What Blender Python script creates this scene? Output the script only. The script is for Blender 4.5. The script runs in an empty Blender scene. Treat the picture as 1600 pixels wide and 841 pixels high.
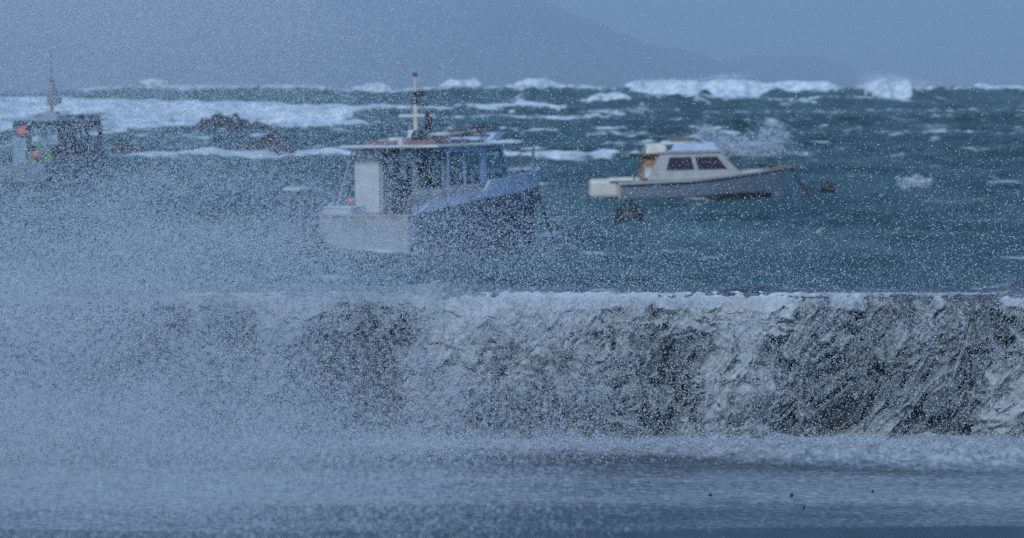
import bpy, math, random
import numpy as np
from math import radians as R, sin, cos, pi
from mathutils import Vector

sc = bpy.context.scene
C = sc.collection
rng = np.random.default_rng(7)
random.seed(7)

# ------------------------------------------------------------------ camera
F = 5125.0                      # focal length in photograph pixels (1600 wide)
HOR = 138.0                     # row of the true horizon
CAMZ = 2.77                     # eye above the flooded road
PITCH = math.atan((420.5 - HOR) / F)
cd = bpy.data.cameras.new('camera'); cam = bpy.data.objects.new('camera', cd); C.objects.link(cam)
cam.location = (0, 0, CAMZ); cam.rotation_euler = (pi / 2 - PITCH, 0, 0)
cd.sensor_width = 36; cd.lens = F / 1600 * 36
cd.clip_start = 0.5; cd.clip_end = 60000
cd.dof.use_dof = True; cd.dof.focus_distance = 24.9; cd.dof.aperture_fstop = 4.2
sc.camera = cam

# ------------------------------------------------------------------ sky, sun, exposure
SUN_EL, SUN_AZ = 40, 200        # azimuth clockwise from +Y: behind the camera, a little left
w = bpy.data.worlds.new('World'); sc.world = w; w.use_nodes = True
nt = w.node_tree; nt.nodes.clear()
sky = nt.nodes.new('ShaderNodeTexSky'); sky.sky_type = 'NISHITA'; sky.sun_disc = False
sky.sun_elevation = R(SUN_EL); sky.sun_rotation = R(SUN_AZ)
mix = nt.nodes.new('ShaderNodeMix'); mix.data_type = 'RGBA'
mix.inputs[0].default_value = 0.85
mix.inputs[7].default_value = (1.40, 3.55, 7.3, 1)      # thick blue-grey storm cloud
stc = nt.nodes.new('ShaderNodeTexCoord'); smp = nt.nodes.new('ShaderNodeMapping'); smp.inputs['Scale'].default_value = (1, 1, 2.2)
sno = nt.nodes.new('ShaderNodeTexNoise'); sno.inputs['Scale'].default_value = 9; sno.inputs['Detail'].default_value = 5
srg = nt.nodes.new('ShaderNodeMapRange'); srg.inputs[1].default_value = .3; srg.inputs[2].default_value = .7; srg.inputs[3].default_value = .88; srg.inputs[4].default_value = 1.12
scl = nt.nodes.new('ShaderNodeVectorMath'); scl.operation = 'SCALE'
nt.links.new(stc.outputs['Generated'], smp.inputs[0]); nt.links.new(smp.outputs[0], sno.inputs['Vector']); nt.links.new(sno.outputs['Fac'], srg.inputs[0])
bg = nt.nodes.new('ShaderNodeBackground'); bg.inputs[1].default_value = 0.1
wo = nt.nodes.new('ShaderNodeOutputWorld')
nt.links.new(sky.outputs[0], mix.inputs[6]); nt.links.new(mix.outputs[2], scl.inputs[0]); nt.links.new(srg.outputs[0], scl.inputs['Scale']); nt.links.new(scl.outputs[0], bg.inputs[0]); nt.links.new(bg.outputs[0], wo.inputs[0])
sd = bpy.data.lights.new('sun', 'SUN'); sun = bpy.data.objects.new('sun', sd); C.objects.link(sun)
sd.energy = 2.3; sd.angle = R(10); sd.color = (.87, .95, 1.0)
el, az = R(SUN_EL), R(SUN_AZ)
sdir = Vector((sin(az) * cos(el), cos(az) * cos(el), sin(el)))
sun.rotation_euler = sdir.to_track_quat('Z', 'Y').to_euler()
sc.view_settings.view_transform = 'Standard'; sc.view_settings.look = 'None'
sc.view_settings.exposure = 0.08; sc.view_settings.gamma = 1
sc.render.engine = 'CYCLES'
cy = sc.cycles
cy.max_bounces = 6; cy.diffuse_bounces = 4; cy.glossy_bounces = 3; cy.transmission_bounces = 4
cy.volume_bounces = 1; cy.transparent_max_bounces = 8; cy.caustics_reflective = False; cy.caustics_refractive = False
cy.use_denoising = False
try:
    cy.denoiser = 'OPENIMAGEDENOISE'; cy.denoising_prefilter = 'ACCURATE'
except Exception: pass

SEA = CAMZ - 4.7

def at(px, py, Y):
    """world point seen at photograph pixel (px, py) at ground distance Y"""
    vx = (px - 800) / F; vy = -(py - 420.5) / F
    d = Vector((vx, cos(PITCH) + vy * sin(PITCH), -sin(PITCH) + vy * cos(PITCH)))
    k = Y / d.y
    return Vector((d.x * k, Y, CAMZ + d.z * k))
def dist(py, z=None):
    """ground distance at which row py meets height z (default: the sea)"""
    z = SEA if z is None else z
    vy = -(py - 420.5) / F
    a = (-sin(PITCH) + vy * cos(PITCH)) / (cos(PITCH) + vy * sin(PITCH))
    return (z - CAMZ) / a

# ------------------------------------------------------------------ noise (numpy)
def _h(ix, iy, s):
    n = (ix.astype(np.int64) * 374761393 + iy.astype(np.int64) * 668265263 + s * 974634777) & 0xffffffff
    n = ((n ^ (n >> 13)) * 1274126177) & 0xffffffff
    n = n ^ (n >> 16)
    return (n & 0xffffff) / float(0xffffff)
def pn(x, y, s=0):
    ix = np.floor(x); iy = np.floor(y); fx = x - ix; fy = y - iy
    u = fx * fx * fx * (fx * (fx * 6 - 15) + 10); v = fy * fy * fy * (fy * (fy * 6 - 15) + 10)
    def g(dx, dy):
        a = _h(ix + dx, iy + dy, s) * 2 * pi
        return np.cos(a) * (fx - dx) + np.sin(a) * (fy - dy)
    return ((g(0, 0) * (1 - u) + g(1, 0) * u) * (1 - v) + (g(0, 1) * (1 - u) + g(1, 1) * u) * v) * 1.4
def fbm(x, y, o=4, s=0, g=.5):
    r = 0; a = 1; t = 0
    for i in range(o):
        r = r + a * pn(x * 2 ** i + i * 17.3, y * 2 ** i - i * 9.1, s + i); t += a; a *= g
    return r / t
def ridge(x, y, o=4, s=0, g=.55):
    r = 0; a = 1; t = 0
    for i in range(o):
        r = r + a * (1 - np.abs(pn(x * 2 ** i + i * 7.7, y * 2 ** i + i * 3.3, s + i)) * 2.2); t += a; a *= g
    return r / t
def worley(x, y, s=0):
    ix = np.floor(x); iy = np.floor(y); d1 = np.full(x.shape, 9.); d2 = np.full(x.shape, 9.)
    for dx in (-1, 0, 1):
        for dy in (-1, 0, 1):
            cx = ix + dx; cyy = iy + dy
            d = np.hypot(cx + _h(cx, cyy, s) - x, cyy + _h(cx, cyy, s + 51) - y)
            d2 = np.minimum(d2, np.maximum(d1, d)); d1 = np.minimum(d1, d)
    return d1, d2
def ss(a, b, x):
    t = np.clip((x - a) / (b - a), 0, 1); return t * t * (3 - 2 * t)
def field(tab, us, vs, u, v):
    """smooth lookup in a table (rows vs, columns us)"""
    tab = np.array(tab, float); us = np.array(us, float); vs = np.array(vs, float)
    fu = np.interp(u, us, np.arange(len(us))); fv = np.interp(v, vs, np.arange(len(vs)))
    iu = np.clip(fu.astype(int), 0, len(us) - 2); iv = np.clip(fv.astype(int), 0, len(vs) - 2)
    a = fu - iu; b = fv - iv; a = a * a * (3 - 2 * a); b = b * b * (3 - 2 * b)
    return (tab[iv, iu] * (1 - a) + tab[iv, iu + 1] * a) * (1 - b) + (tab[iv + 1, iu] * (1 - a) + tab[iv + 1, iu + 1] * a) * b

# ------------------------------------------------------------------ helpers
def tag(o, label=None, cat=None, group=None, kind=None):
    if label: o['label'] = label
    if cat: o['category'] = cat
    if group: o['group'] = group
    if kind: o['kind'] = kind
    return o
def empty(name, loc, rz=0, label=None, cat=None, group=None):
    o = bpy.data.objects.new(name, None); C.objects.link(o); o.location = loc; o.rotation_euler = (0, 0, rz)
    return tag(o, label, cat, group)
def mesh_np(name, verts, faces, mat, parent=None, smooth=True, attrs=None):
    me = bpy.data.meshes.new(name)
    verts = np.ascontiguousarray(verts, dtype=np.float32); faces = np.ascontiguousarray(faces, dtype=np.int32)
    n, k = faces.shape
    me.vertices.add(len(verts)); me.vertices.foreach_set('co', verts.ravel())
    me.loops.add(n * k); me.loops.foreach_set('vertex_index', faces.ravel())
    me.polygons.add(n); me.polygons.foreach_set('loop_start', np.arange(n, dtype=np.int32) * k)
    me.update(calc_edges=True)
    me.polygons.foreach_set('use_smooth', np.full(n, smooth))
    for an, av in (attrs or {}).items():
        a = me.attributes.new(an, 'FLOAT', 'POINT'); a.data.foreach_set('value', np.ascontiguousarray(av, dtype=np.float32))
    me.materials.append(mat)
    o = bpy.data.objects.new(name, me); C.objects.link(o); o.parent = parent
    return o
def grid_np(name, P, mat, keep=None, attrs=None, smooth=True):
    nr, nc = P.shape[:2]
    i = np.arange(nr * nc).reshape(nr, nc)
    f = np.stack([i[:-1, :-1], i[:-1, 1:], i[1:, 1:], i[1:, :-1]], -1).reshape(-1, 4)
    V = P.reshape(-1, 3)
    at_ = {k: v.ravel() for k, v in (attrs or {}).items()}
    if keep is not None:
        kv = keep.ravel(); f = f[kv[f].all(1)]
        used = np.zeros(len(V), bool); used[f.ravel()] = True
        m = np.cumsum(used) - 1; V = V[used]; f = m[f]; at_ = {k: v[used] for k, v in at_.items()}
    return mesh_np(name, V, f, mat, None, smooth, at_)

class MB:
    def __init__(s): s.v = []; s.f = []; s.p = []
    def add(s, vs, fs):
        b = len(s.v); s.v += [tuple(v) for v in vs]; s.f += [tuple(b + i for i in f) for f in fs]; s.p.append((vs, fs)); return s
    def box(s, c, d, taper=(1, 1), shear=(0, 0)):
        x, y, z = c; a, b, h = d[0] / 2, d[1] / 2, d[2] / 2; tx, ty = taper
        vs = [(x - a, y - b, z - h), (x + a, y - b, z - h), (x + a, y + b, z - h), (x - a, y + b, z - h)]
        vs += [(x + shear[0] + sx * a * tx, y + shear[1] + sy * b * ty, z + h) for sx, sy in ((-1, -1), (1, -1), (1, 1), (-1, 1))]
        return s.add(vs, [(3, 2, 1, 0), (4, 5, 6, 7), (0, 1, 5, 4), (1, 2, 6, 5), (2, 3, 7, 6), (3, 0, 4, 7)])
    def tube(s, pts, r, n=8):
        pts = [Vector(p) for p in pts]; rs = r if isinstance(r, (list, tuple)) else [r] * len(pts)
        vs = []; fs = []
        for i, p in enumerate(pts):
            d = (pts[min(i + 1, len(pts) - 1)] - pts[max(i - 1, 0)]).normalized()
            u = d.cross(Vector((0, 0, 1)) if abs(d.z) < .9 else Vector((1, 0, 0))).normalized(); q = d.cross(u)
            for k in range(n):
                a = 2 * pi * k / n; vs.append(p + (u * cos(a) + q * sin(a)) * rs[i])
        for i in range(len(pts) - 1):
            for k in range(n): fs.append((i * n + k, i * n + (k + 1) % n, (i + 1) * n + (k + 1) % n, (i + 1) * n + k))
        fs.append(tuple(range(n))[::-1]); fs.append(tuple((len(pts) - 1) * n + k for k in range(n)))
        return s.add(vs, fs)
    def lathe(s, c, prof, n=16):
        vs = []; fs = []; c = Vector(c)
        for r, z in prof:
            for k in range(n): a = 2 * pi * k / n; vs.append(c + Vector((r * cos(a), r * sin(a), z)))
        for i in range(len(prof) - 1):
            for k in range(n): fs.append((i * n + k, i * n + (k + 1) % n, (i + 1) * n + (k + 1) % n, (i + 1) * n + k))
        fs.append(tuple(range(n))[::-1]); fs.append(tuple((len(prof) - 1) * n + k for k in range(n)))
        return s.add(vs, fs)
    def panel(s, q, us, vs_, holes=(), t=.05):
        """slab on quad q (4 corners, bottom-left, bottom-right, top-right, top-left) split at us, vs; cells in holes left open"""
        q = [Vector(p) for p in q]
        nrm = (q[1] - q[0]).cross(q[3] - q[0]).normalized() * t
        P = lambda u, v: (q[0] * (1 - u) + q[1] * u) * (1 - v) + (q[3] * (1 - u) + q[2] * u) * v
        nu, nv = len(us), len(vs_)
        front = [P(u, v) for v in vs_ for u in us]; back = [p - nrm for p in front]; n = nu * nv
        fs = []; ok = lambda i, j: 0 <= i < nu - 1 and 0 <= j < nv - 1 and (i, j) not in holes
        for j in range(nv - 1):
            for i in range(nu - 1):
                if not ok(i, j): continue
                a, b, c, d = j * nu + i, j * nu + i + 1, (j + 1) * nu + i + 1, (j + 1) * nu + i
                fs += [(a, b, c, d), (d + n, c + n, b + n, a + n)]
                if not ok(i, j - 1): fs.append((b, a, a + n, b + n))
                if not ok(i + 1, j): fs.append((c, b, b + n, c + n))
                if not ok(i, j + 1): fs.append((d, c, c + n, d + n))
                if not ok(i - 1, j): fs.append((a, d, d + n, a + n))
        return s.add(front + back, fs)
    def each(s, name, mat, parent=None, **k):
        """every piece as a mesh of its own"""
        return [MB().add(vs, fs).build(name, mat, parent, **k) for vs, fs in s.p]
    def build(s, name, mat, parent=None, bevel=0, smooth=False):
        me = bpy.data.meshes.new(name); me.from_pydata(s.v, [], s.f); me.update()
        if smooth: me.polygons.foreach_set('use_smooth', [True] * len(me.polygons))
        me.materials.append(mat)
        o = bpy.data.objects.new(name, me); C.objects.link(o); o.parent = parent
        if bevel:
            m = o.modifiers.new('bevel', 'BEVEL'); m.width = bevel; m.segments = 2; m.limit_method = 'ANGLE'
        return o

# ------------------------------------------------------------------ materials
def mat(name, col, rough=.6, metal=0, var=.25, scale=3.0, bump=0, spec=.5, dirt=None, trans=0):
    m = bpy.data.materials.new(name); m.use_nodes = True; n = m.node_tree; b = n.nodes['Principled BSDF']
    tc = n.nodes.new('ShaderNodeTexCoord'); no = n.nodes.new('ShaderNodeTexNoise'); no.inputs['Scale'].default_value = scale
    no.inputs['Detail'].default_value = 6
    n.links.new(tc.outputs['Object'], no.inputs['Vector'])
    rp = n.nodes.new('ShaderNodeValToRGB'); rp.color_ramp.elements[0].position = .3; rp.color_ramp.elements[1].position = .7
    c0 = dirt or tuple(c * (1 - var) for c in col)
    rp.color_ramp.elements[0].color = (*c0, 1); rp.color_ramp.elements[1].color = (*col, 1)
    n.links.new(no.outputs['Fac'], rp.inputs[0]); n.links.new(rp.outputs[0], b.inputs['Base Color'])
    b.inputs['Roughness'].default_value = rough; b.inputs['Metallic'].default_value = metal
    b.inputs['Specular IOR Level'].default_value = spec
    b.inputs['Transmission Weight'].default_value = trans
    if bump:
        bp = n.nodes.new('ShaderNodeBump'); bp.inputs['Strength'].default_value = bump; bp.inputs['Distance'].default_value = .05
        n.links.new(no.outputs['Fac'], bp.inputs['Height']); n.links.new(bp.outputs[0], b.inputs['Normal'])
    return m
M = dict(
    white=mat('white_gelcoat', (.62, .62, .60), .4, dirt=(.42, .42, .40)),
    cream=mat('cream_paint', (.62, .58, .50), .5),
    offwhite=mat('blue_white_paint', (.42, .50, .64), .4),
    pinkwhite=mat('grey_white_paint', (.40, .40, .41), .5, dirt=(.30, .29, .28)),
    navy=mat('navy_hull', (.045, .070, .12), .45, dirt=(.022, .034, .06)),
    slate=mat('slate_blue_hull', (.14, .18, .22), .45),
    black=mat('black_rubber', (.012, .012, .014), .6),
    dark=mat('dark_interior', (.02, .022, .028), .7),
    red=mat('faded_red', (.24, .13, .14), .6),
    orange=mat('orange_plastic', (.75, .11, .04), .5),
    tan=mat('tan_canvas', (.36, .22, .13), .9, dirt=(.24, .14, .08)),
    wood=mat('weathered_wood', (.20, .14, .09), .8),
    green=mat('green_net', (.07, .30, .07), .9, bump=1, scale=14),
    grey=mat('grey_metal', (.22, .22, .23), .5, metal=.3),
    stern=mat('stained_white_paint', (.33, .335, .35), .5, dirt=(.20, .19, .18), scale=2),
    teal=mat('pale_teal_paint', (.22, .36, .40), .5),
    concrete=mat('wet_concrete', (.045, .043, .040), .45, bump=.6, scale=5, dirt=(.018, .018, .018)),
    concrete2=mat('smooth_concrete', (.07, .075, .08), .5, scale=2),
    asphalt=mat('wet_asphalt', (.045, .047, .05), .35, bump=.3, scale=40),
    rock=mat('dark_rock', (.030, .028, .030), .8, bump=1, scale=1.5),
    hill=mat('hillside', (.05, .06, .04), .95, scale=.01),
    glass=mat('tinted_glass', (.02, .02, .03), .08, spec=.8),
    maroon=mat('maroon_glass', (.035, .015, .025), .15, spec=.5),
    rope=mat('wet_rope', (.05, .045, .04), .9),
)
def clear_glass():
    m = bpy.data.materials.new('clear_window'); m.use_nodes = True; n = m.node_tree; n.nodes.clear()
    o = n.nodes.new('ShaderNodeOutputMaterial'); t = n.nodes.new('ShaderNodeBsdfTransparent'); t.inputs[0].default_value = (.72, .82, .84, 1)
    g = n.nodes.new('ShaderNodeBsdfGlossy'); g.inputs['Roughness'].default_value = .1
    x = n.nodes.new('ShaderNodeMixShader'); x.inputs[0].default_value = .08
    n.links.new(t.outputs[0], x.inputs[1]); n.links.new(g.outputs[0], x.inputs[2]); n.links.new(x.outputs[0], o.inputs[0])
    return m
M['clear'] = clear_glass()

def water_mat(name, deep, deep2, foam=(.86, .88, .88), nscale=1.2, rough=.22, bump=.4, bdist=.3, lace=1.0, fbump=.5):
    """dark water that turns into broken white foam where the mesh's foam attribute is high"""
    m = bpy.data.materials.new(name); m.use_nodes = True; n = m.node_tree; L = n.links.new
    b = n.nodes['Principled BSDF']
    tc = n.nodes.new('ShaderNodeTexCoord'); a = n.nodes.new('ShaderNodeAttribute'); a.attribute_name = 'foam'
    mp = n.nodes.new('ShaderNodeMapping'); mp.inputs['Scale'].default_value = (1, .45, 1); L(tc.outputs['Object'], mp.inputs[0])
    no = n.nodes.new('ShaderNodeTexNoise'); no.inputs['Scale'].default_value = nscale; no.inputs['Detail'].default_value = 8
    no.inputs['Roughness'].default_value = .62; L(mp.outputs[0], no.inputs['Vector'])
    s = n.nodes.new('ShaderNodeMath'); s.operation = 'MULTIPLY_ADD'; L(no.outputs['Fac'], s.inputs[0]); s.inputs[1].default_value = lace; 
    s2 = n.nodes.new('ShaderNodeMath'); s2.operation = 'ADD'; L(a.outputs['Fac'], s2.inputs[0]); s2.inputs[1].default_value = -.5 * lace
    L(s2.outputs[0], s.inputs[2])
    r = n.nodes.new('ShaderNodeMapRange'); r.interpolation_type = 'SMOOTHSTEP'; r.inputs[1].default_value = .35; r.inputs[2].default_value = .75; L(s.outputs[0], r.inputs[0])
    n2 = n.nodes.new('ShaderNodeTexNoise'); n2.inputs['Scale'].default_value = nscale * .13; L(mp.outputs[0], n2.inputs['Vector']); n2.inputs['Detail'].default_value = 4
    dm = n.nodes.new('ShaderNodeMix'); dm.data_type = 'RGBA'; nr_ = n.nodes.new('ShaderNodeMapRange'); nr_.inputs[1].default_value = .36; nr_.inputs[2].default_value = .64; L(n2.outputs['Fac'], nr_.inputs[0]); L(nr_.outputs[0], dm.inputs[0]); dm.inputs[6].default_value = (*deep, 1); dm.inputs[7].default_value = (*deep2, 1)
    cm = n.nodes.new('ShaderNodeMix'); cm.data_type = 'RGBA'; L(r.outputs[0], cm.inputs[0]); L(dm.outputs[2], cm.inputs[6]); n3 = n.nodes.new('ShaderNodeTexNoise'); n3.inputs['Scale'].default_value = nscale * .45; n3.inputs['Detail'].default_value = 6; n3.inputs['Roughness'].default_value = .65; L(tc.outputs['Object'], n3.inputs['Vector'])
    r3 = n.nodes.new('ShaderNodeMapRange'); r3.inputs[1].default_value = .38; r3.inputs[2].default_value = .60; L(n3.outputs['Fac'], r3.inputs[0])
    fc = n.nodes.new('ShaderNodeMix'); fc.data_type = 'RGBA'; L(r3.outputs[0], fc.inputs[0]); fc.inputs[6].default_value = (foam[0] * .52, foam[1] * .60, foam[2] * .63, 1); fc.inputs[7].default_value = (*foam, 1); L(fc.outputs[2], cm.inputs[7])
    L(cm.outputs[2], b.inputs['Base Color'])
    rm = n.nodes.new('ShaderNodeMapRange'); L(r.outputs[0], rm.inputs[0]); rm.inputs[3].default_value = rough; rm.inputs[4].default_value = .8; L(rm.outputs[0], b.inputs['Roughness'])
    b.inputs['IOR'].default_value = 1.33
    bp = n.nodes.new('ShaderNodeBump'); bp.inputs['Strength'].default_value = bump; bp.inputs['Distance'].default_value = bdist
    L(no.outputs['Fac'], bp.inputs['Height']); L(bp.outputs[0], b.inputs['Normal'])
    return m
M['sea'] = water_mat('stormy_sea', (.004, .026, .027), (.042, .096, .090), nscale=.9, rough=.45, bump=1.0, bdist=.8)
M['flood'] = water_mat('flood_water', (.03, .04, .05), (.045, .056, .07), foam=(.31, .33, .355), nscale=30, rough=.45, bump=.35, bdist=.01, lace=.45)

def foam_mat(name, c0, c1, scale):
    m = bpy.data.materials.new(name); m.use_nodes = True; n = m.node_tree; L = n.links.new; b = n.nodes['Principled BSDF']
    tc = n.nodes.new('ShaderNodeTexCoord'); no = n.nodes.new('ShaderNodeTexNoise'); no.inputs['Scale'].default_value = scale; no.inputs['Detail'].default_value = 5
    L(tc.outputs['Object'], no.inputs['Vector'])
    a = n.nodes.new('ShaderNodeAttribute'); a.attribute_name = 'foam'
    ad = n.nodes.new('ShaderNodeMath'); ad.operation = 'MULTIPLY_ADD'; L(no.outputs['Fac'], ad.inputs[0]); ad.inputs[1].default_value = .8
    sb = n.nodes.new('ShaderNodeMath'); sb.operation = 'SUBTRACT'; L(a.outputs['Fac'], sb.inputs[0]); sb.inputs[1].default_value = .4; L(sb.outputs[0], ad.inputs[2])
    rp = n.nodes.new('ShaderNodeValToRGB'); rp.color_ramp.elements[0].position = .15; rp.color_ramp.elements[1].position = .85
    rp.color_ramp.elements[0].color = (*c0, 1); rp.color_ramp.elements[1].color = (*c1, 1)
    L(ad.outputs[0], rp.inputs[0]); L(rp.outputs[0], b.inputs['Base Color'])
    b.inputs['Roughness'].default_value = .35; b.inputs['IOR'].default_value = 1.33
    bp = n.nodes.new('ShaderNodeBump'); bp.inputs['Strength'].default_value = .5; bp.inputs['Distance'].default_value = .01
    L(no.outputs['Fac'], bp.inputs['Height']); L(bp.outputs[0], b.inputs['Normal'])
    return m
M['falls'] = foam_mat('falling_foam', (.085, .095, .10), (.45, .47, .475), 34)
def drop_mat(name, col):
    m = bpy.data.materials.new(name); m.use_nodes = True; b = m.node_tree.nodes['Principled BSDF']
    b.inputs['Base Color'].default_value = (*col, 1); b.inputs['Roughness'].default_value = .3; b.inputs['IOR'].default_value = 1.33
    return m
M['drops'] = drop_mat('water_drops', (.50, .56, .63))

# ------------------------------------------------------------------ the setting: road, hills, sea
def sheet(name, x0, x1, y0, y1, z, m):
    return mesh_np(name, [(x0, y0, z), (x1, y0, z), (x1, y1, z), (x0, y1, z)], [(0, 1, 2, 3)], m, smooth=False)
tag(sheet('road', -60, 60, -30, 25.0, 0.0, M['asphalt']), kind='structure')

# sea: a fan of rows growing coarser with distance
WIND = R(8)
NCc = 700
Ys = np.concatenate([np.geomspace(27, 200, 270)[:-1], np.geomspace(200, 1080, 480)[:-1], np.geomspace(1080, 1600, 50)[:-1], np.geomspace(1600, 24000, 60)])
An = np.linspace(-1, 1, NCc); An = An * .21 + An ** 5 * .5
YY, AA = np.meshgrid(Ys, An, indexing='ij')
XX = AA * (YY + 12)
amp = np.interp(YY, [26, 70, 130, 200, 320, 600, 900, 1500, 4000], [.18, .26, .42, .70, .9, 1.4, 2.0, 2.2, 1.2])
xr = XX * cos(WIND) + YY * sin(WIND); yr = -XX * sin(WIND) + YY * cos(WIND)
lam = 1.0
swell = fbm(xr / 90, yr / 38, 2, 3) * 1.7
chop = 1 - np.abs(fbm(xr / 9, yr / 3.6, 4, 11, .55)) * 3.0
chop2 = 1 - np.abs(fbm(xr / 26, yr / 10, 4, 21, .55)) * 3.0
fine = ss(1100, 250, YY)
Z = amp * (swell * .9 * ss(150, 450, YY) + chop2 * .60 * ss(3000, 900, YY) + chop * .75 * fine) + .09 * (1 - np.abs(fbm(xr / 2.6, yr / 1.3, 3, 15)) * 3) * ss(500, 150, YY)
foam = np.zeros_like(Z)
# broken whitecap texture and wind streaks
cap = ss(.52, .78, chop2 * .55 + fbm(xr / 14, yr / 7, 4, 33) * .75 + .05)
foam += cap * .45 * ss(110, 260, YY) * ss(2500, 700, YY)
cap2 = ss(.50, .85, chop * .5 + fbm(xr / 5, yr / 3, 3, 35) * .9)
foam += cap2 * .38 * fine
streak = ridge(xr / 22 + fbm(xr / 20, yr / 20, 2, 5), yr / 2.6, 3, 41)
foam += np.clip(streak - .40, 0, 1) * (.55 + .28 * ss(180, 300, YY) * ss(800, 500, YY)) * fine + .10 * fbm(xr / 5, yr / 4, 4, 43) * fine

XXa, YYa, Za, foama = XX, YY, Z, foam
def breaker(x0, x1, yb, yc, D, depth=None, foamtop=1.0, back=1.0, seed=0, rag=.35, edge=.18, flat=0, cover=.30, rl=1.5, skew=0):
    """a breaking wave: world ridge at distance D whose crest shows at row yc and whose foam runs down to row yb"""
    X0 = (x0 - 800) / F * D; X1 = (x1 - 800) / F * D; Wd = X1 - X0
    h = at(800, yc, D).z - SEA
    depth = depth or max(3.0, h * 2.2)
    r0 = max(int(np.searchsorted(Ys, D - flat * 1.8 - depth * 4)) - 1, 0); r1 = int(np.searchsorted(Ys, D + depth * 5)) + 1
    XX, YY, Z, foam = XXa[r0:r1], YYa[r0:r1], Za[r0:r1], foama[r0:r1]
    t = (XX - X0) / Wd
    env = ss(0, edge, t) * ss(1, 1 - edge, t)
    if skew: env = ss(0, .16, t) * np.clip(1 - t, 0, 1) ** skew
    henv = env if skew else ss(-.35, max(edge, .3), t) * ss(1.35, 1 - max(edge, .3), t)
    wob = fbm(XX / (Wd * .22 + 2) + seed, XX * 0 + seed * 3.1, 3, seed) * depth * .8
    dY = YY - D - wob
    rr = rag * min(1, 3.0 / h + .35)
    rg = 1 + rr * fbm(XX / (h * rl + 1) + seed * 5, YY * 0 + seed, 4, 60 + seed, .5) * 1.4 + .06 * fbm(XX / (h * .3), YY / (h * .6), 3, 160 + seed)
    prof = np.where(dY < 0, np.exp(-(np.abs(dY) / (depth * .5)) ** 1.7), np.exp(-(dY / (depth * back)) ** 2))
    Z[:] = np.maximum(Z, h * prof * henv * rg)
    q = 1 - prof
    Tn = env * (1.15 - cover) * (.75 + .9 * fbm(XX / (h * 4.5) + seed * 2, XX * 0, 3, 82 + seed, .5)) - .14 * (1 - env)
    qq = q + .24 * fbm(XX / (h * .7) + seed + q * 1.5, q * 5 + YY / (depth * 2), 5, 80 + seed, .62)
    fm = np.where(dY < 0, ss(Tn + .20, Tn - .22, qq), ss(.45, .1, q) * ss(.05, .3, Tn)) * ss(.02, .15, env)
    foam[:] = np.maximum(foam, fm * foamtop * (.80 + .45 * fbm(XX / (h * .35), YY / h, 4, 85 + seed, .6)))
    if flat:
        f2 = env ** .5 * ss(-flat * (1 + .5 * fbm(XX / 9, XX * 0 + seed, 4, seed)), -flat * .2, dY) * ss(depth, 0, dY)
        foam[:] = np.maximum(foam, f2 * (.47 + .50 * fbm(XX / 5, YY / 14, 5, 90 + seed, .6) + .30 * ridge(XX / 7, YY / 9, 4, 95 + seed)))
# left surf line and its layers
breaker(-260, 330, 215, 150, 430, depth=26, seed=1, flat=150, rl=5, cover=.1)
breaker(150, 600, 215, 160, 410, depth=24, seed=2, flat=130, rl=5, cover=.1)
breaker(440, 740, 200, 164, 480, depth=20, seed=3, rl=4, flat=60)
breaker(-200, 640, 210, 180, 330, depth=14, seed=4, rag=.5, flat=36)
breaker(150, 640, 255, 226, 212, depth=9, seed=5, flat=14)
breaker(740, 1010, 258, 228, 212, depth=8, seed=6, flat=16)
breaker(690, 900, 175, 161, 560, depth=14, seed=7, cover=-.1, rl=4, foamtop=1.1)
breaker(190, 290, 140, 124, 900, depth=14, seed=8, cover=.6, rl=4, edge=.45)
# outer breakers: long dark swells first, then the ones that are breaking
breaker(560, 1020, 160, 134, 800, depth=30, seed=31, rag=.14, cover=.93, rl=9)
breaker(1180, 1750, 160, 136, 820, depth=30, seed=32, rag=.14, cover=.95, rl=9)
breaker(60, 620, 160, 133, 820, depth=30, seed=33, rag=.14, cover=.90, rl=9)
breaker(900, 1500, 175, 150, 560, depth=24, seed=34, rag=.3, cover=1.0, rl=5)
breaker(1100, 1750, 190, 170, 420, depth=20, seed=35, rag=.3, cover=1.05, rl=5)
breaker(650, 1000, 195, 178, 400, depth=18, seed=36, rag=.3, cover=.95, rl=5)
breaker(1300, 1800, 225, 200, 290, depth=14, seed=37, rag=.3, cover=1.05, rl=5)
breaker(680, 760, 140, 122, 900, depth=16, seed=9, cover=.1, rl=3, foamtop=1.1)
breaker(775, 905, 150, 123, 860, depth=22, seed=10, cover=.35, edge=.45, rag=.2, rl=3, foamtop=1.15)
breaker(950, 1130, 165, 125, 840, depth=26, seed=11, rag=.25, cover=.22, rl=3, edge=.35, foamtop=1.2)
breaker(1060, 1240, 165, 120, 835, depth=26, seed=12, rag=.25, cover=.12, rl=3, edge=.45, foamtop=1.2)
breaker(1150, 1340, 160, 127, 845, depth=22, seed=43, rag=.3, cover=.30, rl=3, edge=.35, foamtop=1.15)
breaker(1340, 1530, 162, 121, 800, depth=24, seed=13, rag=.45, cover=-.05, skew=1.1, rl=1.8, foamtop=1.3)
breaker(1325, 1450, 162, 122, 790, depth=26, seed=113, edge=.42, rag=.6, cover=.05, foamtop=1.2, rl=1.2)
breaker(1240, 1370, 165, 155, 640, depth=10, seed=14, foamtop=1.15, cover=-.1, rl=3)
breaker(1540, 1640, 152, 139, 850, depth=14, seed=15, cover=.1, rl=3, foamtop=1.1)
breaker(1450, 1570, 150, 136, 950, depth=16, seed=16, cover=.4, rl=3)
breaker(540, 620, 140, 130, 980, depth=12, seed=17, cover=.1)
breaker(900, 1000, 158, 147, 700, depth=10, seed=18, cover=.2)
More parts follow.
